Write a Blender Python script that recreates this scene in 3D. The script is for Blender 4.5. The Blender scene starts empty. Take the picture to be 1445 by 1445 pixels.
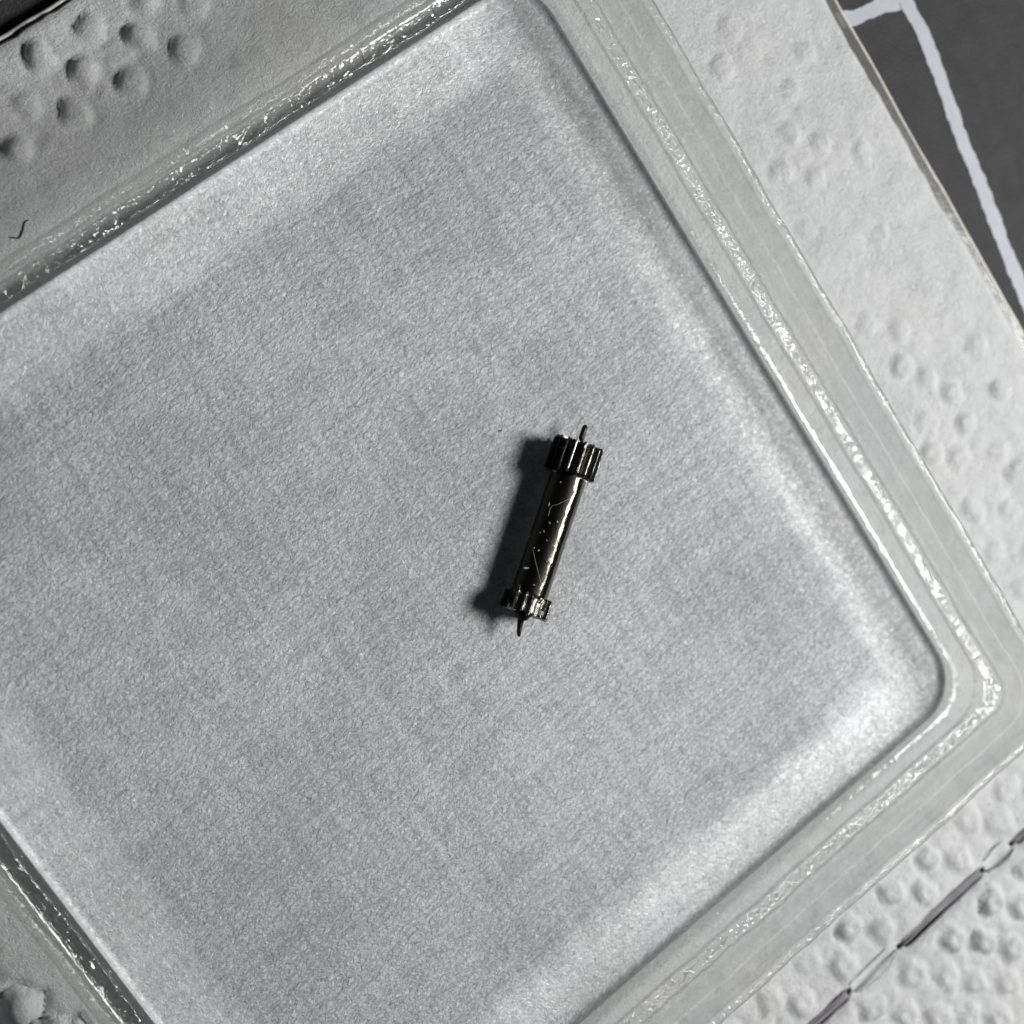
import bpy, math, random
import numpy as np
from mathutils import Vector, noise
# one Blender unit = one centimetre of the real close-up
random.seed(7)
sc = bpy.context.scene
col = sc.collection

# ------------------------------------------------------------------ camera, world, lamp
cam_d = bpy.data.cameras.new("camera")
cam = bpy.data.objects.new("camera", cam_d); col.objects.link(cam)
cam.location = (-2.1496, 2.2632, 9.0937)
cam.rotation_euler = (-0.02018739, -0.37436241, -0.60940623)
cam_d.sensor_width = 36; cam_d.lens = 66.4838
cam_d.clip_start = 0.05; cam_d.clip_end = 500
cam_d.dof.use_dof = True
cam_d.dof.focus_distance = 9.35
cam_d.dof.aperture_fstop = 0.5
sc.camera = cam

w = bpy.data.worlds.new("World"); sc.world = w; w.use_nodes = True
bg = w.node_tree.nodes["Background"]
bg.inputs[0].default_value = (0.80, 0.90, 1.0, 1); bg.inputs[1].default_value = 0.014

ld = bpy.data.lights.new("desk_lamp_light", 'AREA')
ld.shape = 'DISK'; ld.size = 4.8; ld.energy = 2450; ld.color = (1.0, 0.985, 0.955)
lamp = bpy.data.objects.new("desk_lamp_light", ld); col.objects.link(lamp)
lamp.location = (8.6, -5.0, 11.2)
lamp.rotation_euler = (Vector((0.9, -0.2, 0.1)) - lamp.location).to_track_quat('-Z', 'Y').to_euler()

sc.view_settings.view_transform = 'Standard'
sc.view_settings.look = 'None'
sc.view_settings.exposure = 0
sc.view_settings.gamma = 1
sc.cycles.use_denoising = True
sc.cycles.max_bounces = 14
sc.cycles.transparent_max_bounces = 24
sc.cycles.transmission_bounces = 12
sc.cycles.glossy_bounces = 6
sc.cycles.caustics_refractive = True
sc.cycles.caustics_reflective = True
sc.cycles.blur_glossy = 0.6
sc.cycles.sample_clamp_indirect = 6

# ------------------------------------------------------------------ helpers
def tag(o, label=None, cat=None, group=None, kind=None):
    if label: o["label"] = label
    if cat: o["category"] = cat
    if group: o["group"] = group
    if kind: o["kind"] = kind
    return o

def obj(name, verts, faces, mat, parent=None, smooth=True):
    me = bpy.data.meshes.new(name)
    me.from_pydata([tuple(v) for v in verts], [], [tuple(f) for f in faces])
    me.update()
    if smooth: me.polygons.foreach_set("use_smooth", [True] * len(me.polygons))
    if mat: me.materials.append(mat)
    o = bpy.data.objects.new(name, me); col.objects.link(o)
    if parent: o.parent = parent
    return o

def empty(name, loc=(0, 0, 0)):
    o = bpy.data.objects.new(name, None); col.objects.link(o)
    o.location = loc; o.empty_display_size = 0.2
    return o

class NT:
    def __init__(s, name):
        s.m = bpy.data.materials.new(name); s.m.use_nodes = True
        s.t = s.m.node_tree; s.t.nodes.clear()
        s.out = s.n("ShaderNodeOutputMaterial")
    def n(s, typ, **kw):
        nd = s.t.nodes.new(typ)
        for k, v in kw.items(): setattr(nd, k, v)
        return nd
    def l(s, a, b): s.t.links.new(a, b)
    def set(s, nd, **kw):
        for k, v in kw.items():
            nd.inputs[k.replace("_", " ")].default_value = v
    def coords(s, scale=(1, 1, 1), rot=(0, 0, 0)):
        g = s.n("ShaderNodeNewGeometry"); mp = s.n("ShaderNodeMapping")
        s.l(g.outputs["Position"], mp.inputs["Vector"])
        mp.inputs["Scale"].default_value = scale; mp.inputs["Rotation"].default_value = rot
        return mp.outputs[0]
    def noise(s, vec, scale, detail=4, rough=0.6, dist=0.0):
        nd = s.n("ShaderNodeTexNoise"); s.l(vec, nd.inputs["Vector"])
        nd.inputs["Scale"].default_value = scale; nd.inputs["Detail"].default_value = detail
        nd.inputs["Roughness"].default_value = rough; nd.inputs["Distortion"].default_value = dist
        return nd.outputs["Fac"]
    def ramp(s, fac, stops):
        r = s.n("ShaderNodeValToRGB"); s.l(fac, r.inputs[0])
        e = r.color_ramp.elements
        while len(e) < len(stops): e.new(0.5)
        for k, (p, c) in enumerate(stops):
            e[k].position = p
            e[k].color = (c, c, c, 1) if not isinstance(c, tuple) else (*c, 1)
        return r.outputs[0]
    def math(s, op, a, b=None, c=None):
        nd = s.n("ShaderNodeMath", operation=op)
        for i, x in enumerate((a, b, c)):
            if x is None: continue
            if isinstance(x, (int, float)): nd.inputs[i].default_value = x
            else: s.l(x, nd.inputs[i])
        return nd.outputs[0]
    def fresnel(s, ior, nrm):
        # same reflectance from both sides of a thin clear skin (no total reflection inside)
        g = s.n("ShaderNodeNewGeometry")
        v = s.math('ADD', ior, s.math('MULTIPLY', g.outputs["Backfacing"], 1 / ior - ior))
        f = s.n("ShaderNodeFresnel"); s.l(v, f.inputs[0]); s.l(nrm, f.inputs["Normal"])
        return f.outputs[0]
    def bump(s, h, strength, dist, normal=None):
        b = s.n("ShaderNodeBump"); s.l(h, b.inputs["Height"])
        b.inputs["Strength"].default_value = strength; b.inputs["Distance"].default_value = dist
        if normal: s.l(normal, b.inputs["Normal"])
        return b.outputs[0]

# ------------------------------------------------------------------ materials
def mat_paper():
    t = NT("towel_paper")
    A = t.coords(scale=(1, 2.6, 1), rot=(0, 0, math.radians(62)))
    B = t.coords(scale=(2.4, 1, 1), rot=(0, 0, math.radians(15)))
    C = t.coords()
    f1 = t.noise(A, 26, 5, 0.68, 1.2); f2 = t.noise(B, 34, 4, 0.65, 1.5)
    f3 = t.noise(C, 9, 3, 0.6)
    h = t.math('ADD', t.math('MULTIPLY', f1, 0.6), t.math('MULTIPLY', f2, 0.5))
    h = t.math('ADD', h, t.math('MULTIPLY', f3, 0.7))
    p = t.n("ShaderNodeBsdfPrincipled")
    cl = t.noise(C, 1.3, 3, 0.5)
    base = t.n("ShaderNodeMix", data_type='RGBA')
    t.l(t.ramp(cl, [(0.35, 0.0), (0.65, 1.0)]), base.inputs["Factor"])
    base.inputs[6].default_value = (0.725, 0.76, 0.775, 1)
    base.inputs[7].default_value = (0.76, 0.77, 0.785, 1)
    fm = t.n("ShaderNodeMix", data_type='RGBA', blend_type='MULTIPLY')
    fm.inputs["Factor"].default_value = 1.0
    t.l(base.outputs[2], fm.inputs[6])
    t.l(t.ramp(h, [(0.62, 0.74), (0.84, 0.96), (1.0, 1.0)]), fm.inputs[7])
    t.l(fm.outputs[2], p.inputs["Base Color"])
    p.inputs["Roughness"].default_value = 0.85
    p.inputs["Specular IOR Level"].default_value = 0.25
    t.l(t.bump(h, 0.85, 0.027), p.inputs["Normal"])
    t.l(p.outputs[0], t.out.inputs[0])
    return t.m

def mat_floor():
    # pebbled clear plastic: partly see-through, partly milky, soft gloss
    t = NT("pebbled_clear_plastic")
    A = t.coords(scale=(1, 1.8, 1), rot=(0, 0, math.radians(75)))
    C = t.coords()
    g = t.n("ShaderNodeNewGeometry"); sx = t.n("ShaderNodeSeparateXYZ"); t.l(g.outputs["Position"], sx.inputs[0])
    flat = t.math('SUBTRACT', 1.0, t.math('MULTIPLY', t.math('SUBTRACT', sx.outputs[2], 0.125), 26.0))
    flat = t.math('MINIMUM', t.math('MAXIMUM', flat, 0.20), 1.0)
    g1 = t.noise(A, 26, 4, 0.66, 1.4)
    g2 = t.noise(C, 62, 2, 0.6, 0.8)
    g3 = t.noise(C, 4, 3, 0.5)
    v = t.n("ShaderNodeTexVoronoi", feature='F1'); t.l(A, v.inputs["Vector"]); v.inputs["Scale"].default_value = 26
    h = t.math('ADD', t.math('MULTIPLY', g1, 0.8), t.math('MULTIPLY', g2, 0.25))
    h = t.math('ADD', h, t.math('MULTIPLY', v.outputs["Distance"], -0.22))
    ax = t.math('ABSOLUTE', sx.outputs[0]); ay = t.math('MULTIPLY', t.math('ABSOLUTE', sx.outputs[1]), 1 / 1.016)
    wob = t.math('MULTIPLY', t.math('SUBTRACT', t.noise(C, 5.0, 4, 0.65), 0.5), 0.22)
    edge = t.math('MULTIPLY', t.math('SUBTRACT', t.math('ADD', t.math('MAXIMUM', ax, ay), wob), 1.84), 7.0)
    edge = t.math('MINIMUM', t.math('MAXIMUM', edge, 0.0), 1.0)
    h = t.math('MULTIPLY', h, t.math('SUBTRACT', 1.0, t.math('MULTIPLY', edge, 0.86)))
    h = t.math('ADD', h, t.math('MULTIPLY', t.math('MULTIPLY', t.noise(C, 24, 4, 0.68, 1.8), edge), 0.24))
    h = t.math('MULTIPLY', h, flat)
    h = t.math('ADD', h, t.math('MULTIPLY', g3, 0.5))
    h = t.math('ADD', h, t.math('MULTIPLY', t.noise(C, 17, 2, 0.55, 1.0), t.math('MULTIPLY', t.math('SUBTRACT', 1.0, flat), 0.7)))
    nrm = t.bump(h, 0.78, 0.03)
    sp = t.math('ADD', t.math('MULTIPLY', t.noise(A, 52, 3, 0.7, 0.8), 0.7), t.math('MULTIPLY', g1, 0.3))
    tr = t.n("ShaderNodeBsdfTransparent"); tr.inputs[0].default_value = (0.94, 0.95, 0.95, 1)
    cm = t.n("ShaderNodeMix", data_type='RGBA')
    t.l(t.ramp(t.noise(C, 2.2, 4, 0.6), [(0.42, 0.0), (0.6, 1.0)]), cm.inputs["Factor"])
    cm.inputs[6].default_value = (0.895, 0.95, 0.985, 1); cm.inputs[7].default_value = (0.925, 0.94, 0.985, 1)
    # clouded patches and long faint wipe streaks in the plastic itself
    S1 = t.coords(scale=(0.7, 9, 1), rot=(0, 0, math.radians(-4))); S2 = t.coords(scale=(7, 1, 1), rot=(0, 0, math.radians(28)))
    cl = t.ramp(t.noise(C, 0.75, 3, 0.5, 0.6), [(0.38, 0.84), (0.58, 1.0)])
    st = t.ramp(t.math('ADD', t.math('MULTIPLY', t.noise(S1, 3.2, 3, 0.6), 0.5), t.math('MULTIPLY', t.noise(S2, 3.0, 3, 0.6), 0.5)), [(0.40, 0.80), (0.56, 1.0)])
    fa = t.n("ShaderNodeMix", data_type='RGBA', blend_type='MULTIPLY'); fa.inputs["Factor"].default_value = 1.0
    t.l(cm.outputs[2], fa.inputs[6]); t.l(cl, fa.inputs[7])
    fb = t.n("ShaderNodeMix", data_type='RGBA', blend_type='MULTIPLY'); fb.inputs["Factor"].default_value = 1.0
    t.l(fa.outputs[2], fb.inputs[6]); t.l(st, fb.inputs[7]); cm = fb
    fm = t.n("ShaderNodeMix", data_type='RGBA', blend_type='MULTIPLY'); fm.inputs["Factor"].default_value = 1.0
    t.l(cm.outputs[2], fm.inputs[6]); t.l(t.ramp(sp, [(0.38, 0.62), (0.50, 0.95), (0.62, 1.0)]), fm.inputs[7]); cm = fm
    df = t.n("ShaderNodeBsdfDiffuse"); t.l(nrm, df.inputs["Normal"]); t.l(cm.outputs[2], df.inputs["Color"])
    tl = t.n("ShaderNodeBsdfTranslucent"); t.l(nrm, tl.inputs["Normal"]); t.l(cm.outputs[2], tl.inputs["Color"])
    md = t.n("ShaderNodeMixShader"); md.inputs[0].default_value = 0.14
    t.l(df.outputs[0], md.inputs[1]); t.l(tl.outputs[0], md.inputs[2])
    m1 = t.n("ShaderNodeMixShader")
    t.l(t.math('ADD', 0.10, t.math('MULTIPLY', flat, 0.82)), m1.inputs[0])
    t.l(tr.outputs[0], m1.inputs[1]); t.l(md.outputs[0], m1.inputs[2])
    gl = t.n("ShaderNodeBsdfGlossy"); t.l(t.math('ADD', 0.10, t.math('MULTIPLY', flat, 0.17)), gl.inputs["Roughness"]); t.l(nrm, gl.inputs["Normal"])
    m2 = t.n("ShaderNodeMixShader"); t.l(t.math('MULTIPLY', t.fresnel(1.60, nrm), t.math('ADD', 1.0, t.math('MULTIPLY', edge, 0.7))), m2.inputs[0])
    t.l(m1.outputs[0], m2.inputs[1]); t.l(gl.outputs[0], m2.inputs[2])
    t.l(m2.outputs[0], t.out.inputs[0])
    return t.m

def mat_wall():
    # clear moulded plastic: mostly see-through, a share of true refraction, crisp gloss
    t = NT("clear_moulded_plastic")
    g = t.n("ShaderNodeNewGeometry"); sx = t.n("ShaderNodeSeparateXYZ"); t.l(g.outputs["Position"], sx.inputs[0])
    C = t.coords(); z = sx.outputs[2]
    band = t.math('SUBTRACT', 1.0, t.math('MULTIPLY', t.math('ABSOLUTE', t.math('SUBTRACT', z, 0.386)), 20.0))
    band = t.math('MINIMUM', t.math('MULTIPLY', t.math('MAXIMUM', band, 0.0), 2.0), 1.0)
    rimtop = t.math('MINIMUM', t.math('MAXIMUM', t.math('MULTIPLY', t.math('SUBTRACT', z, 0.768), 40.0), 0.0), 1.0)
    crink = t.noise(C, 19, 1.6, 0.55, 1.6)
    fine = t.noise(C, 6, 3, 0.6)
    rough = t.noise(C, 32, 3, 0.6, 0.5)
    n0 = t.bump(t.math('ADD', t.math('MULTIPLY', fine, 0.6), t.math('MULTIPLY', rough, t.math('ADD', t.ramp(z, [(0.26, 0.22), (0.32, 0.08)]), t.math('MULTIPLY', rimtop, 1.0)))), 1.0, 0.010)
    nrm = t.bump(t.math('MULTIPLY', crink, band), 1.0, 0.0155, n0)
    rf = t.n("ShaderNodeBsdfRefraction"); rf.inputs["IOR"].default_value = 1.45; rf.inputs["Roughness"].default_value = 0.05
    rf.inputs["Color"].default_value = (0.985, 0.99, 0.98, 1); t.l(nrm, rf.inputs["Normal"])
    tr = t.n("ShaderNodeBsdfTransparent"); tr.inputs[0].default_value = (0.985, 0.988, 0.983, 1)
    m = t.n("ShaderNodeMixShader")
    low = t.ramp(z, [(0.40, 0.02), (0.50, 0.08), (0.70, 0.16)])
    t.l(t.math('MINIMUM', t.math('ADD', low, t.math('MULTIPLY', band, 0.22)), 0.6), m.inputs[0])
    t.l(tr.outputs[0], m.inputs[1]); t.l(rf.outputs[0], m.inputs[2])
    df = t.n("ShaderNodeBsdfTranslucent"); df.inputs[0].default_value = (0.75, 0.77, 0.76, 1); t.l(nrm, df.inputs["Normal"])
    m2 = t.n("ShaderNodeMixShader"); m2.inputs[0].default_value = 0.03
    t.l(m.outputs[0], m2.inputs[1]); t.l(df.outputs[0], m2.inputs[2])
    gl = t.n("ShaderNodeBsdfGlossy"); gl.inputs["Roughness"].default_value = 0.035; t.l(nrm, gl.inputs["Normal"])
    cap = t.ramp(z, [(0.66, 0.085), (0.72, 0.45)])
    m3 = t.n("ShaderNodeMixShader"); t.l(t.math('MINIMUM', t.math('MULTIPLY', t.fresnel(1.58, nrm), t.math('ADD', 1.0, t.math('MULTIPLY', band, 0.8))), t.math('ADD', cap, t.math('MULTIPLY', band, 0.3))), m3.inputs[0])
    t.l(m2.outputs[0], m3.inputs[1]); t.l(gl.outputs[0], m3.inputs[2])
    t.l(m3.outputs[0], t.out.inputs[0])
    return t.m

def mat_metal(name, c, rough, bump=0.004, scale=40, shade_from=None):
    t = NT(name)
    tc = t.n("ShaderNodeTexCoord")
    mp = t.n("ShaderNodeMapping"); t.l(tc.outputs["Object"], mp.inputs[0]); mp.inputs["Scale"].default_value = (0.5, 1, 1)
    n1 = t.noise(mp.outputs[0], scale, 5, 0.65, 0.4)
    n2 = t.noise(mp.outputs[0], 11, 3, 0.5)
    p = t.n("ShaderNodeBsdfPrincipled")
    p.inputs["Metallic"].default_value = 1.0
    cm = t.n("ShaderNodeMix", data_type='RGBA'); t.l(t.ramp(n2, [(0.35, 0.0), (0.7, 1.0)]), cm.inputs["Factor"])
    cm.inputs[6].default_value = (*[x * 0.75 for x in c], 1); cm.inputs[7].default_value = (*c, 1)
    if shade_from is None:
        t.l(cm.outputs[2], p.inputs["Base Color"])
        t.l(t.ramp(n1, [(0.3, rough * 0.8), (0.7, rough * 1.5)]), p.inputs["Roughness"])
    else:   # shade of the unlit flank painted into the steel colour, ragged border
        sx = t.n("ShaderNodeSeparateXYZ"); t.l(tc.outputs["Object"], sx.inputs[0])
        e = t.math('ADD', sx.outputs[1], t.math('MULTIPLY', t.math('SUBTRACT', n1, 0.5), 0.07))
        mk = t.math('MINIMUM', t.math('MAXIMUM', t.math('MULTIPLY', t.math('SUBTRACT', e, shade_from), 60.0), 0.0), 1.0)
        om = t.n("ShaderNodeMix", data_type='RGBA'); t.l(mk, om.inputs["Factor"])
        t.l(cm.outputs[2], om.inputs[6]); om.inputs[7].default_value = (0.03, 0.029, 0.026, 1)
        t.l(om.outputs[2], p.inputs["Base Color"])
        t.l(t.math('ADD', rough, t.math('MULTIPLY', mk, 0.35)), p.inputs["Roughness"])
    t.l(t.bump(t.math('ADD', n1, t.math('MULTIPLY', n2, 0.5)), 0.7, bump), p.inputs["Normal"])
    t.l(p.outputs[0], t.out.inputs[0])
    return t.m

def mat_plain(name, c, rough=0.6, bump=0.3, scale=30, var=0.12, spec=0.4, dist=0.01, alpha=None):
    t = NT(name); C = t.coords()
    n1 = t.noise(C, scale, 5, 0.65); n2 = t.noise(C, scale * 0.15, 3, 0.5)
    p = t.n("ShaderNodeBsdfPrincipled")
    k = t.math('ADD', t.math('MULTIPLY', n1, 0.5), t.math('MULTIPLY', n2, 0.5))
    lo = tuple(x * (1 - var) for x in c); hi = tuple(min(1, x * (1 + var)) for x in c)
    t.l(t.ramp(k, [(0.35, lo), (0.65, hi)]), p.inputs["Base Color"])
    p.inputs["Roughness"].default_value = rough
    p.inputs["Specular IOR Level"].default_value = spec
    t.l(t.bump(n1, bump, dist), p.inputs["Normal"])
    if alpha is None:
        t.l(p.outputs[0], t.out.inputs[0])
    else:
        tr = t.n("ShaderNodeBsdfTransparent"); m = t.n("ShaderNodeMixShader"); m.inputs[0].default_value = alpha
        t.l(tr.outputs[0], m.inputs[1]); t.l(p.outputs[0], m.inputs[2]); t.l(m.outputs[0], t.out.inputs[0])
    return t.m

PAPER = mat_paper(); FLOOR = mat_floor(); WALL = mat_wall()
MAT = mat_plain("dark_mat_vinyl", (0.030, 0.029, 0.032), 0.6, 0.8, 60, 0.28, 0.45, 0.010)
PRINT = mat_plain("pale_print_ink", (0.46, 0.485, 0.54), 0.6, 0.35, 45, 0.06, 0.3)
FILM = mat_plain("smoky_clear_film", (0.20, 0.20, 0.19), 0.18, 0.3, 12, 0.15, 0.6, 0.01, alpha=0.6)
FILMEDGE = mat_plain("film_fold", (0.62, 0.60, 0.56), 0.35, 0.5, 20, 0.2, 0.6, 0.01)
STEEL = mat_metal("dark_tool_steel", (0.30, 0.285, 0.235), 0.10, 0.0024, 38, shade_from=-0.022)
STEEL2 = mat_metal("worn_gear_steel", (0.25, 0.25, 0.225), 0.24, 0.004, 45, shade_from=0.095)
LINT = mat_plain("white_lint", (0.36, 0.37, 0.38), 0.8, 0.2, 60, 0.1, 0.2)
HAIR = mat_plain("black_fibre", (0.02, 0.022, 0.02), 0.5, 0.2, 60, 0.1, 0.4)

# ------------------------------------------------------------------ dark mat with printed lines
MZ = -0.10
N = 40
vs = []; fs = []
for j in range(N + 1):
    for i in range(N + 1):
        vs.append((-9 + 18 * i / N, -9 + 18 * j / N, MZ))
for j in range(N):
    for i in range(N):
        a = j * (N + 1) + i; fs.append((a, a + 1, a + N + 2, a + N + 1))
mat_o = obj("cutting_mat", vs, fs, MAT, smooth=False)
tag(mat_o, kind="structure")

def ragged_line(name, pts, width, seed):
    """printed line as a very thin strip with ragged edges, pts = centre polyline"""
    P = []
    step = 0.012
    for (a, b) in zip(pts[:-1], pts[1:]):
        a = Vector((*a, 0)); b = Vector((*b, 0)); n = max(1, int((b - a).length / step))
        for k in range(n): P.append(a.lerp(b, k / n))
    P.append(Vector((*pts[-1], 0)))
    vs = []; fs = []
    for k, p in enumerate(P):
        d = (P[min(k + 1, len(P) - 1)] - P[max(k - 1, 0)]).normalized(); nn = Vector((-d.y, d.x, 0))
        s = k * step
        def r(o):
            return (noise.noise(Vector((s * 6.0, o, seed))) * 0.012 + noise.noise(Vector((s * 22, o, seed))) * 0.009)
        l = p + nn * (width / 2 + r(1.3)); q = p - nn * (width / 2 + r(7.9))
        for v, z in ((l, 0), (l, .004), (q, .004), (q, 0)):
            vs.append((v.x, v.y, MZ + z))
        if k:
            a = (k - 1) * 4; b = k * 4
            for m in range(3): fs.append((a + m, a + m + 1, b + m + 1, b + m))
    o = obj(name, vs, fs, PRINT, mat_o, smooth=False)
    return o
ragged_line("printed_line", [(4.36, 1.6), (4.31, 1.03), (4.290, 0.745), (4.241, 0.456), (4.187, 0.19), (4.143, -0.107), (4.075, -0.53), (4.03, -0.84), (3.93, -1.6), (3.80, -2.4)], 0.088, 3.1)
ragged_line("printed_line", [(2.9, 1.46), (3.80, 1.165), (3.966, 1.112), (4.066, 1.090), (4.16, 1.070), (4.262, 1.040)], 0.088, 9.4)
ragged_line("printed_line", [(-2.6, 3.98), (-0.9, 3.72), (-0.02, 3.555), (0.5, 3.46), (1.2, 3.36)], 0.100, 5.4)

# ------------------------------------------------------------------ paper towel sheet
towel = empty("paper_towel", (0, 0, 0))
tag(towel, "white kitchen towel sheet with embossed dots and a perforated seam, under the clear tray", "paper towel")
dots = []
def D(x, y, h, r, dim=0.45): dots.append((x, y, h, r, dim))
for x, y in [(-0.061, 3.18), (0.085, 3.018), (0.243, 2.867), (0.228, 3.164), (0.397, 3.028), (0.55, 2.862), (-0.236, 3.016),
             (-0.058, 2.872), (-0.391, 2.88), (0.540, 3.165), (-0.38, 3.17), (-0.54, 3.02), (0.72, 3.02), (0.86, 3.16)]:
    D(x, y, 0.044, 0.062, 0.16)
for x, y in [(1.04, 3.03), (1.18, 3.17)]: D(x, y, 0.03, 0.07)
for k in range(-2, 9):
    for row, off in ((-3.01, 0.06), (-3.155, 0.215)):
        x = off + 0.312 * k
        D(x + random.uniform(-.01, .01), row, 0.046, 0.062, 0.62)
for k in range(0, 9):
    for row, off in ((-3.485, 0.22), (-3.65, 0.06), (-3.80, 0.20), (-3.95, 0.05), (-4.10, 0.21)):
        x = off + 0.312 * k
        if x > 1.9 and row < -3.7: continue
        D(x + random.uniform(-.01, .01), row, 0.056, 0.064, 0.66)
for x, y in [(2.997, -0.319), (3.158, -0.458), (3.041, -0.627), (3.144, -0.782), (3.233, -0.94), (3.524, -0.799), (3.5, -1.099),
             (3.004, -0.985), (3.207, -1.124), (3.06, -1.262), (3.3, -1.377), (2.918, -1.135), (2.973, -1.565), (3.17, -1.705),
             (3.35, -1.55), (2.95, -1.85), (3.15, -2.0), (3.0, -2.15)]:
    D(x, y, 0.030, 0.056, 0.5)
for x, y in [(3.172, 1.463), (3.502, 1.122), (3.173, 0.809), (3.303, 0.663), (3.5, 0.488), (2.992, 0.672), (3.167, 0.537),
             (2.967, 0.326), (3.336, 0.051), (3.02, 1.32), (3.3, 1.0), (3.55, 1.6)]:
    D(x, y, 0.024, 0.052, 0.5)
for x, y in [(-2.80, -0.14), (-2.93, -0.30), (-2.72, -0.42), (-2.88, -0.58), (-2.66, -0.66), (-3.05, -0.45), (-2.75, -0.86), (-2.95, -0.85), (-2.9, -0.02)]:
    D(x, y, 0.13, 0.085, 0.1)

XM, YM = 3.80, 3.318
PY = -3.318
ST = 0.021
xs = np.arange(-4.4, XM + 1e-6, ST); xs[-1] = XM
ys = list(np.arange(-5.2, YM, ST)) + [YM]
ys = np.array([y for y in ys if not (PY - 0.052 < y < PY + 0.052)] + [PY - .042, PY - .028, PY - .014, PY, PY + .014, PY + .028, PY + .042]); ys.sort()
X, Y = np.meshgrid(xs, ys)
Z = np.zeros_like(X)
rr = np.sqrt(X ** 2 + Y ** 2)
rng = np.random.RandomState(4)
def vnoise(X, Y, s, seed):
    r = np.random.RandomState(seed); G = r.rand(256, 256)
    u = (X * s) % 256; v = (Y * s) % 256
    iu = np.floor(u).astype(int); iv = np.floor(v).astype(int); fu = u - iu; fv = v - iv
    fu = fu * fu * (3 - 2 * fu); fv = fv * fv * (3 - 2 * fv)
    g = lambda a, b: G[(iv + b) % 256, (iu + a) % 256]
    return (g(0, 0) * (1 - fu) + g(1, 0) * fu) * (1 - fv) + (g(0, 1) * (1 - fu) + g(1, 1) * fu) * fv - 0.5
outm = np.clip((np.maximum(np.abs(X), np.abs(Y)) - 2.46) / 0.2, 0, 1)
Z += (vnoise(X, Y, 3.1, 1) * 0.020 + vnoise(X + .3 * Y, Y, 7.3, 2) * 0.012 + vnoise(X, Y, 17, 3) * 0.0055) * (0.15 + 0.85 * outm)
# the sheet is livelier below the perforated seam and at the bottom right
br = np.clip((-Y - 2.6) / 0.5, 0, 1)
Z += br * (vnoise(X * .8 + .7 * Y, Y, 12, 5) * 0.020 + vnoise(X, Y, 25, 6) * 0.007)
bl = np.clip((-X - 2.5) / 0.3, 0, 1)
Z += bl * (vnoise(X, Y * .6, 9, 8) * 0.035)
Z = Z - 0.26 * np.clip(-X - 2.47, 0, 0.33)
for (x, y, h, r, dim) in dots:
    dx = X - x; dy = Y - y
    m = (np.abs(dx) < 3 * r) & (np.abs(dy) < 3 * r)
    k = random.uniform(.6, 1.4); a = random.uniform(-.5, .5)
    ca, sa = math.cos(a), math.sin(a)
    ux = np.abs(dx[m] * ca + dy[m] * sa) * (1 + .22 * a); uy = np.abs(-dx[m] * sa + dy[m] * ca) * (1 - .22 * a)
    q = 2.0 if dim < .3 else 3.2
    d = (ux ** q + uy ** q) ** (1 / q) / r
    d = d * (1 + 0.55 * vnoise(X[m] + 3 * x, Y[m], 16, 11)) + .12 * vnoise(X[m], Y[m] + x, 40, 12)
    Z[m] += k * h * (np.exp(-(d ** 3) * 1.0) - dim * np.exp(-((d - .05) / .42) ** 2) - 0.34 * np.exp(-((d - 1.3) / .26) ** 2))
# curl of the edges and rolled seam lips
Z += 0.012 * np.exp(-((Y - (PY + .075)) / .03) ** 2) + 0.012 * np.exp(-((Y - (PY - .075)) / .03) ** 2)
seam = np.exp(-((Y - PY) / .045) ** 2)
Z -= 0.036 * seam
Z -= 0.035 * np.clip((X - (XM - .05)) / .05, 0, 1) ** 2
Z -= 0.02 * np.clip((Y - (YM - .05)) / .05, 0, 1) ** 2
Z = Z + 0.020 - 0.010 * (1 - outm)
edgeX = (vnoise(Y, Y * 0, 5, 21) * 0.02 + vnoise(Y, Y * 0, 19, 22) * 0.008) * (X > XM - .03)
edgeY = (vnoise(X, X * 0, 5, 23) * 0.02 + vnoise(X, X * 0, 22, 24) * 0.012) * (Y > YM - .03)
Xd = X + edgeX; Yd = Y + edgeY
# slits of the perforation: real holes
slits = [(-1.85, -1.25), (-0.90, -0.28), (0.10, 0.80), (1.175, 1.875), (2.09, 2.75), (3.05, 3.6)]
nx, ny = len(xs), len(ys)
V = np.stack([Xd, Yd, Z], -1).reshape(-1, 3)
F = []
for j in range(ny - 1):
    yc = (ys[j] + ys[j + 1]) / 2
    near = abs(yc - PY) < 0.043
    for i in range(nx - 1):
        if near:
            xc = (xs[i] + xs[i + 1]) / 2; skip = False
            for a, b in slits:
                e = min(xc - a, b - xc)
                if e > 0 and abs(yc - PY) < 0.010 + min(0.022, e * 0.3): skip = True; break
            if skip: continue
        a = j * nx + i; F.append((a, a + 1, a + nx + 1, a + nx))
top_ply = obj("top_ply", V, F, PAPER, towel)
sm = top_ply.modifiers.new("thickness", 'SOLIDIFY'); sm.thickness = 0.012; sm.offset = -1

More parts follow.
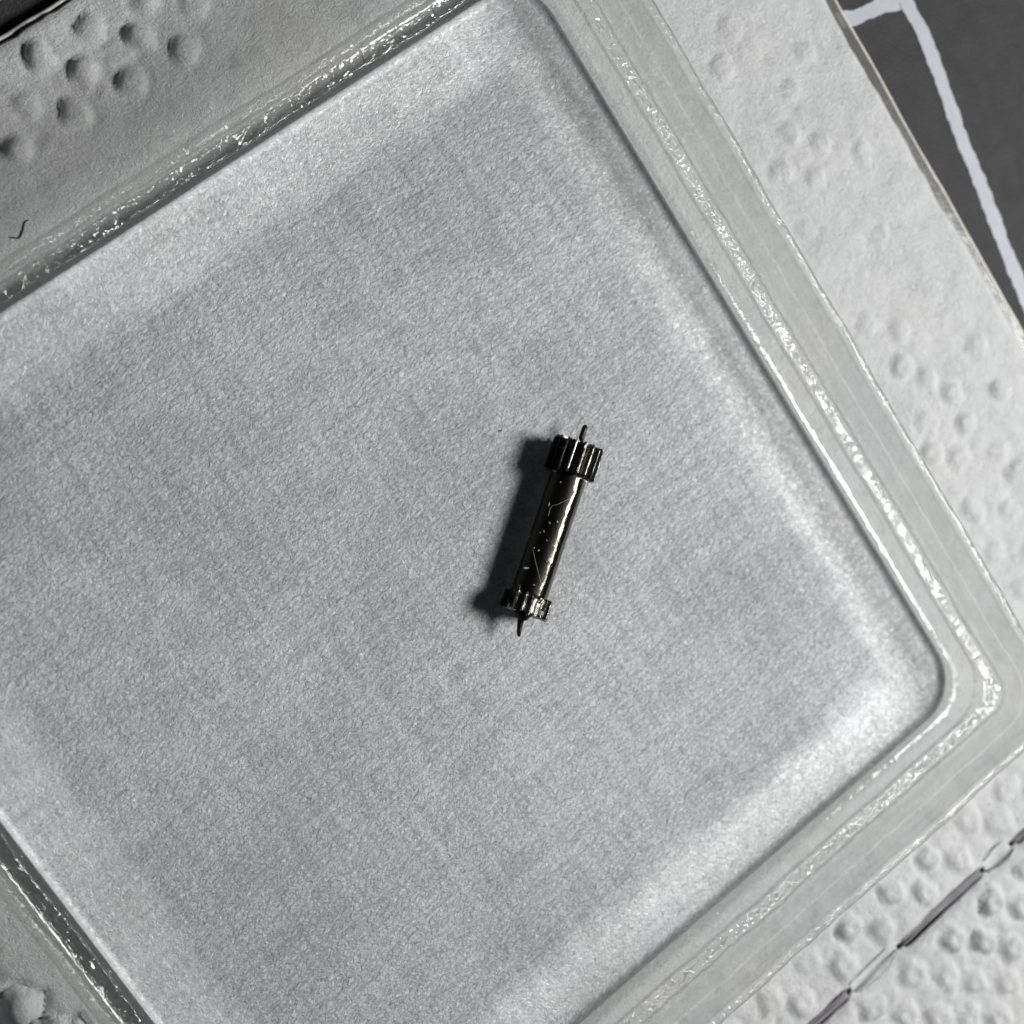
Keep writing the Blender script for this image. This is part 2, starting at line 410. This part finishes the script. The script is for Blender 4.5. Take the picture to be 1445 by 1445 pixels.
# smoky film the sheet rests on: shows as a dark strip with a bright folded edge
def slab(name, x0, x1, y0, y1, z0, z1, mat, parent=None, bev=0.0):
    vs = [(x0, y0, z0), (x1, y0, z0), (x1, y1, z0), (x0, y1, z0), (x0, y0, z1), (x1, y0, z1), (x1, y1, z1), (x0, y1, z1)]
    fs = [(3, 2, 1, 0), (4, 5, 6, 7), (0, 1, 5, 4), (1, 2, 6, 5), (2, 3, 7, 6), (3, 0, 4, 7)]
    o = obj(name, vs, fs, mat, parent, smooth=False)
    if bev:
        b = o.modifiers.new("bevel", 'BEVEL'); b.width = bev; b.segments = 3
    return o
film = empty("film_backing", (0, 0, MZ))
tag(film, "smoky plastic film backing with a pale folded edge, just showing beyond the towel sheet", "plastic film")
slab("film_panel", -2.44, 3.862, -5.3, 3.352, 0.008, 0.062, FILM, film)

def tube(name, pts, rad, mat, parent=None, seg=8, taper=None, flat=1.0):
    P = [Vector(p) for p in pts]; vs = []; fs = []
    up = Vector((0, 0, 1))
    for k, p in enumerate(P):
        d = (P[min(k + 1, len(P) - 1)] - P[max(k - 1, 0)]).normalized()
        s = d.cross(up)
        s = s.normalized() if s.length > 1e-4 else Vector((1, 0, 0))
        u = s.cross(d).normalized()
        r = rad if taper is None else rad * taper(k / (len(P) - 1))
        for m in range(seg):
            a = 2 * math.pi * m / seg
            vs.append(p + s * math.cos(a) * r + u * math.sin(a) * r * flat)
    for k in range(len(P) - 1):
        for m in range(seg):
            a = k * seg + m; b = k * seg + (m + 1) % seg
            fs.append((a, b, b + seg, a + seg))
    fs.append(tuple(range(seg - 1, -1, -1))); n0 = (len(P) - 1) * seg
    fs.append(tuple(range(n0, n0 + seg)))
    return obj(name, vs, fs, mat, parent)

def wobbly(a, b, n, amp, seed):
    a = Vector(a); b = Vector(b); o = []
    for k in range(n + 1):
        p = a.lerp(b, k / n); L = (b - a).length * k / n
        w_ = noise.noise(Vector((L * 2.2, seed, 0))) * amp + noise.noise(Vector((L * 8, seed, 3))) * amp * .35
        d = (b - a).normalized(); o.append(p + Vector((-d.y, d.x, 0)) * w_ + Vector((0, 0, w_ * .5)))
    return o
tube("folded_edge", wobbly((3.868, -5.3, .055), (3.868, 3.35, .055), 300, 0.012, 2.0), 0.010, FILMEDGE, film, 8)
tube("folded_edge", wobbly((-2.44, 3.345, .075), (3.868, 3.345, .075), 300, 0.016, 5.0), 0.012, FILMEDGE, film, 8)

# curled fibres bridging the perforation
def arc(p0, p1, lift, bow, n=14):
    a = Vector(p0); b = Vector(p1); d = (b - a); s = Vector((-d.y, d.x, 0)).normalized()
    return [a.lerp(b, k / n) + s * bow * math.sin(math.pi * k / n) + Vector((0, 0, lift * math.sin(math.pi * k / n))) for k in range(n + 1)]
for (a, b, lf, bw) in [((0.83, -3.35, .01), (1.17, -3.325, .01), .03, -.012), ((0.80, -3.27, .012), (1.15, -3.262, .012), .02, .01),
                       ((1.89, -3.27, .012), (2.09, -3.262, .012), .02, .02), ((1.88, -3.34, .012), (2.1, -3.345, .012), .02, -.02)]:
    tube("seam_fibre", arc(a, b, lf, bw), 0.006, PAPER, towel, 6)

STRAND = mat_plain("grey_strand", (0.27, 0.262, 0.29), 0.7, 0.3, 50, 0.2, 0.3)
for a, b in slits[2:5]:
    for k, off in enumerate((-.019, -.007, .006, .019)):
        tube("seam_strand", wobbly((a + .03, PY + off, -.012), (b - .03, PY + off * .7, -.010), 24, .012, k * 3.3 + a), 0.0062, STRAND, towel, 6)

# ------------------------------------------------------------------ clear moulded tray
tray = empty("clear_tray", (0, 0, 0.03))
tag(tray, "clear square plastic tray with pebbled floor and stepped rim, standing on the paper towel", "tray")
BZ = 0.034
prof = [(2.31, .045, .24), (2.262, .10, .24), (2.264, .150, .26), (2.266, .192, .29), (2.277, .200, .31), (2.287, .204, .32), (2.290, .225, .32),
        (2.291, .300, .30), (2.290, .374, .22), (2.2915, .3845, .20), (2.296, .3885, .19), (2.304, .389, .17), (2.318, .3885, .15), (2.334, .3875, .14), (2.350, .387, .13), (2.360, .3875, .13), (2.3645, .392, .13), (2.366, .41, .14),
        (2.368, .50, .18), (2.369, .600, .21), (2.371, .6065, .212), (2.380, .6085, .22), (2.3815, .612, .22), (2.382, .63, .22), (2.3825, .760, .25), (2.383, .785, .26), (2.386, .799, .27), (2.392, .8035, .275), (2.408, .8045, .28), (2.424, .8035, .29),
        (2.434, .797, .30), (2.438, .785, .30), (2.437, .760, .30), (2.441, .715, .30), (2.436, .50, .29), (2.428, .28, .27), (2.415, .10, .25), (2.398, .060, .25),
        (2.37, .045, .24)]
SN, CN = 130, 14
AX, AY = 1.0, 1.0 * 4.878 / 4.8
ring = []
def perim(r, c):
    rx, ry = r * AX, r * AY * 1.0
    pts = []
    corners = [(1, 1, 0), (-1, 1, 90), (-1, -1, 180), (1, -1, 270)]
    for q in range(4):
        sx_, sy_, a0 = corners[q]
        cx, cy = sx_ * (rx - c), sy_ * (ry - c)
        for k in range(CN):
            a = math.radians(a0 + 90 * k / CN)
            pts.append((cx + c * math.cos(a), cy + c * math.sin(a)))
        a = math.radians(a0 + 90)
        p0 = (cx + c * math.cos(a), cy + c * math.sin(a))
        nx_, ny_, _ = corners[(q + 1) % 4]
        cx2, cy2 = nx_ * (rx - c), ny_ * (ry - c)
        p1 = (cx2 + c * math.cos(a), cy2 + c * math.sin(a))
        for k in range(SN):
            t_ = k / SN
            pts.append((p0[0] * (1 - t_) + p1[0] * t_, p0[1] * (1 - t_) + p1[1] * t_))
    return pts
vs = []; fs = []
M_ = 4 * (SN + CN)
for pi_, (r, z, c) in enumerate(prof):
    r = r * 2.40 / 2.4
    for k, (x, y) in enumerate(perim(r, c)):
        v = Vector((x, y, z))
        top = 1.0 if z > .3 else .4
        nx1 = noise.noise(Vector((x * 3.0, y * 3.0, z * 2))) * 0.010 * top
        nx2 = noise.noise(Vector((x * 9.0, y * 9.0, z * 5 + 4))) * 0.0045 * top
        d = Vector((x, y, 0)).normalized()
        v += d * (nx1 + nx2); v.z += (nx2 + nx1 * .3) if z > .15 else 0
        vs.append(v - Vector((0, 0, 0.03)))
for a in range(len(prof)):
    b = (a + 1) % len(prof)
    for k in range(M_):
        k2 = (k + 1) % M_
        fs.append((a * M_ + k, a * M_ + k2, b * M_ + k2, b * M_ + k))
wall = obj("tray_wall", vs, fs, WALL, tray)
# floor: one thin pebbled sheet that sweeps up into the walls
n = 200; vs = []; fs = []
HF = 2.263; FR = 0.045; CR = 0.26
def gmap(t_):  # denser towards the border
    return math.copysign(1 - (1 - abs(t_)) ** 1.35, t_)
for j in range(n + 1):
    for i in range(n + 1):
        hx, hy = HF, HF * AY
        x = gmap(-1 + 2 * i / n) * hx; y = gmap(-1 + 2 * j / n) * hy
        ex = abs(x) - (hx - CR); ey = abs(y) - (hy - CR)
        if ex > 0 and ey > 0:
            L = math.hypot(ex, ey); mx = max(ex, ey)
            x = math.copysign(hx - CR + ex * mx / L, x); y = math.copysign(hy - CR + ey * mx / L, y)
            d = CR - mx
        else:
            d = -max(ex - CR, ey - CR)
        e = max(0.0, FR - d)
        zf = min(0.042, FR - math.sqrt(max(0, FR * FR - e * e)))
        zf += (.07 if abs(y) > abs(x) else .0) * max(0.0, min(1.0, abs(abs(y) - abs(x)) / .4)) * max(0.0, (HF - d) - 1.85) ** 2
        vs.append((x, y, .0695 + zf + .004 * noise.noise(Vector((x * 1.3, y * 1.3, 0))) + .003 * noise.noise(Vector((x * 5, y * 5, 2))) * min(1, e / .1)))
for j in range(n):
    for i in range(n):
        a = j * (n + 1) + i; fs.append((a, a + 1, a + n + 2, a + n + 1))
floor = obj("tray_floor", vs, fs, FLOOR, tray)

# ------------------------------------------------------------------ steel pinion
FZ = 0.102
pb = Vector((0.254, -0.411, 0.0)); ptp = Vector((1.180, 0.242, 0.0)); Lp = (ptp - pb).length
pin = empty("gear_pinion", (pb.x, pb.y, FZ))
tag(pin, "dark steel gear pinion with a toothed head at each end lying on the tray floor", "pinion")
pin.rotation_euler = (0, 0, math.atan2(ptp.y - pb.y, ptp.x - pb.x))
AXZ = 0.128  # axis height over the floor
def lathe(name, prof, mat, seg=64, jit=0.0, parent=pin, bend=None):
    vs = []; fs = []
    for k, (x, r) in enumerate(prof):
        for m in range(seg):
            a = 2 * math.pi * m / seg
            rj = r + jit * noise.noise(Vector((x * 9, math.cos(a) * 3, math.sin(a) * 3)))
            by, bz = bend(x) if bend else (0, 0)
            vs.append((x, math.cos(a) * rj + by, AXZ + math.sin(a) * rj + bz))
    for k in range(len(prof) - 1):
        for m in range(seg):
            a = k * seg + m; b = k * seg + (m + 1) % seg
            fs.append((a, b, b + seg, a + seg))
    fs.append(tuple(range(seg - 1, -1, -1))); n0 = (len(prof) - 1) * seg
    fs.append(tuple(range(n0, n0 + seg)))
    return obj(name, vs, fs, mat, parent)
body_prof = [(0.200, .085)] + [(0.205 + .665 * k / 30, .0945 + .0004 * math.sin(k * .9)) for k in range(31)] + [(0.874, .09)]
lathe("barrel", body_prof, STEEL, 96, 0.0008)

def gear(name, x0, x1, R, root, teeth, mat, phase, chipped=None, wavy=0.004, tip=0.16, seed=0):
    """long leaves cut parallel to the axis; rounded land, deep gaps"""
    prof = []
    for t_ in range(teeth):
        a0 = 2 * math.pi * (t_ + phase) / teeth; p = 2 * math.pi / teeth
        for f_, r_ in ((-.50, root), (-.24, root + .001), (-.13, root + (R - root) * .6), (-.09, R * .985), (-.04, R), (.04, R), (.09, R * .985), (.13, root + (R - root) * .6), (.24, root + .001)):
            prof.append((a0 + f_ * p, r_, t_))
    n_ = len(prof); S = 10; vs = []; fs = []
    for s_ in range(S + 1):
        f_ = s_ / S
        for (a, r, t_) in prof:
            x = x0 + (x1 - x0) * f_
            e = 1.0
            if s_ in (0, S): e = 0.965; 
            if s_ == 0: x += wavy * noise.noise(Vector((a * 4, seed, 1))) * 3
            if s_ == S: x += wavy * noise.noise(Vector((a * 5, seed, 7))) * 3
            rr_ = r * e + .0015 * noise.noise(Vector((a * 6, x * 25, seed)))
            if chipped and t_ in chipped and r > root + .001:
                lo, hi, depth = chipped[t_]
                if lo <= f_ <= hi: rr_ = root + (r - root) * depth
            vs.append((x, math.cos(a) * rr_, AXZ + math.sin(a) * rr_))
    for s_ in range(S):
        for k in range(n_):
            k2 = (k + 1) % n_
            fs.append((s_ * n_ + k, s_ * n_ + k2, (s_ + 1) * n_ + k2, (s_ + 1) * n_ + k))
    c0 = len(vs); vs.append((x0 + .004, 0, AXZ)); c1 = len(vs); vs.append((x1 - .004, 0, AXZ))
    for k in range(n_):
        k2 = (k + 1) % n_
        fs.append((c0, k2, k)); fs.append((c1, S * n_ + k, S * n_ + k2))
    o = obj(name, vs, fs, mat, pin, smooth=False)
    return o
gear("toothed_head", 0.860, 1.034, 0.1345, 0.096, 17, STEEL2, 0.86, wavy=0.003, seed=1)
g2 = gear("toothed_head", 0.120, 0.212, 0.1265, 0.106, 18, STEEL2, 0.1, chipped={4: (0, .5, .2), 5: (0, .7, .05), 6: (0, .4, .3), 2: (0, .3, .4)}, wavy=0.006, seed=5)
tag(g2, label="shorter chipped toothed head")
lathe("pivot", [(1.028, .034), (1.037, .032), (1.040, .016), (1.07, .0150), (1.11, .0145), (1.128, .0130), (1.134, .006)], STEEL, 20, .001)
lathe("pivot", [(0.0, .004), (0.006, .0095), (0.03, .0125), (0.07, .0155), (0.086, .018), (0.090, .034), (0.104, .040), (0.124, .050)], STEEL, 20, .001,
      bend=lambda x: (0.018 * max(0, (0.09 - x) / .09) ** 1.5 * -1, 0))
# ------------------------------------------------------------------ lint, fibres and specks
pts = [[0.898, 0.154, 0.257], [0.924, 0.158, 0.104], [0.764, 0.041, 0.284], [0.706, -0.032, 0.307], [0.739, -0.049, 0.32], [0.658, -0.052, 0.299],
       [0.606, -0.045, 0.23], [0.481, -0.152, 0.276], [0.578, -0.178, 0.321], [0.306, -0.19, 0.104], [1.029, 0.221, 0.30], [0.998, 0.225, 0.27],
       [0.573, -0.093, 0.283], [0.579, -0.112, 0.302], [0.874, 0.099, 0.301], [0.641, -0.093, 0.314], [0.642, -0.048, 0.288], [0.455, -0.235, 0.317],
       [0.405, -0.256, 0.312], [0.397, -0.237, 0.12]]
def blob(seed, r):
    vs = []; fs = []; R_, S_ = 5, 8
    for i in range(R_ + 1):
        th = math.pi * i / R_
        for j in range(S_):
            ph = 2 * math.pi * j / S_
            d = Vector((math.sin(th) * math.cos(ph), math.sin(th) * math.sin(ph), math.cos(th)))
            k = r * (1 + .5 * noise.noise(d * 1.7 + Vector((seed, 0, 0))))
            k *= 1 + .35 * noise.noise(d * 4 + Vector((0, seed, 2)))
            vs.append(Vector((d.x * k * 1.5, d.y * k * .7, d.z * k * .5)))
    for i in range(R_):
        for j in range(S_):
            a = i * S_ + j; b = i * S_ + (j + 1) % S_; fs.append((a, b, b + S_, a + S_))
    return vs, fs
proto = None
for i, p in enumerate(pts):
    if proto is None:
        proto = obj("lint_speck", *blob(3, .0075), LINT); o = proto
    else:
        o = proto.copy(); col.objects.link(o)
    o.location = (p[0] - .003, p[1] + .004, p[2] + (.012 if p[2] > .13 else .002))
    s = 1.0 * [1.1, .6, .9, .8, .9, .6, .7, 1.4, .5, .9, 1.5, .8, .6, .7, .5, .5, .5, .8, .8, .7][i]
    o.scale = (s * random.uniform(.7, 1.3), s * random.uniform(.7, 1.2), s); o.rotation_euler = (0, 0, random.uniform(0, 6))
    own = {0: "white lint speck at the left foot of the pinion's longer toothed head", 7: "largest pale lint speck, on the barrel near the pinion's shorter head",
           9: "pale lint speck alone in the shadow left of the pinion's shorter head", 10: "pale chip of lint on the left corner of the pinion's longer toothed head"}
    tag(o, own.get(i, "tiny white lint speck scattered on the black flank of the pinion barrel"), "lint speck", "white lint specks on and beside the pinion")
fibs = [([(0.675, 0.062, 0.12), (0.651, -0.026, 0.15), (0.59, -0.068, 0.25), (0.535, -0.135, 0.312), (0.503, -0.2, 0.335), (0.485, -0.25, 0.335)], "thin pale fibre draped over the middle of the pinion barrel"),
        ([(0.517, -0.047, 0.106), (0.505, -0.109, 0.106), (0.479, -0.173, 0.125), (0.41, -0.200, 0.272), (0.376, -0.226, 0.292)], "thin pale fibre running onto the shorter pinion head"),
        ([(0.465, -0.11, 0.106), (0.491, -0.108, 0.112), (0.498, -0.128, 0.106)], "short bent pale fibre in the pinion's shadow"),
        ([(0.859, 0.012, 0.330), (0.796, 0.022, 0.322), (0.761, 0.029, 0.303), (0.721, -0.001, 0.304)], "hooked pale fibre on the barrel near the longer toothed head")]
def smooth_path(P, n=6):
    P = [Vector(p) for p in P]; o = []
    for i in range(len(P) - 1):
        p0 = P[max(i - 1, 0)]; p1 = P[i]; p2 = P[i + 1]; p3 = P[min(i + 2, len(P) - 1)]
        for k in range(n):
            t_ = k / n
            o.append(0.5 * ((2 * p1) + (p2 - p0) * t_ + (2 * p0 - 5 * p1 + 4 * p2 - p3) * t_ ** 2 + (3 * p1 - p0 - 3 * p2 + p3) * t_ ** 3))
    o.append(P[-1]); return o
for P, lb in fibs:
    o = tube("lint_fibre", smooth_path(P), 0.0011, LINT, None, 6)
    tag(o, lb, "fibre")
o = tube("bent_fibre", smooth_path([(-0.656, 2.563, .026), (-0.632, 2.543, .026), (-0.618, 2.538, .026), (-0.590, 2.557, .026), (-0.559, 2.584, .026), (-0.539, 2.583, .026)]),
         0.003, HAIR, None, 6)
tag(o, "short black bent fibre lying on the paper towel left of the tray", "fibre")
for (x, y), s, lb in [((0.822, 0.456), .6, "tiny dark speck on the tray floor up and left of the pinion")]:
    o = obj("dust_speck", *blob(x * 9, .010), HAIR); o.location = (x, y, .108); o.scale = (s * random.uniform(.7, 1.3), s * random.uniform(.7, 1.2), s)
    tag(o, lb, "dust speck")
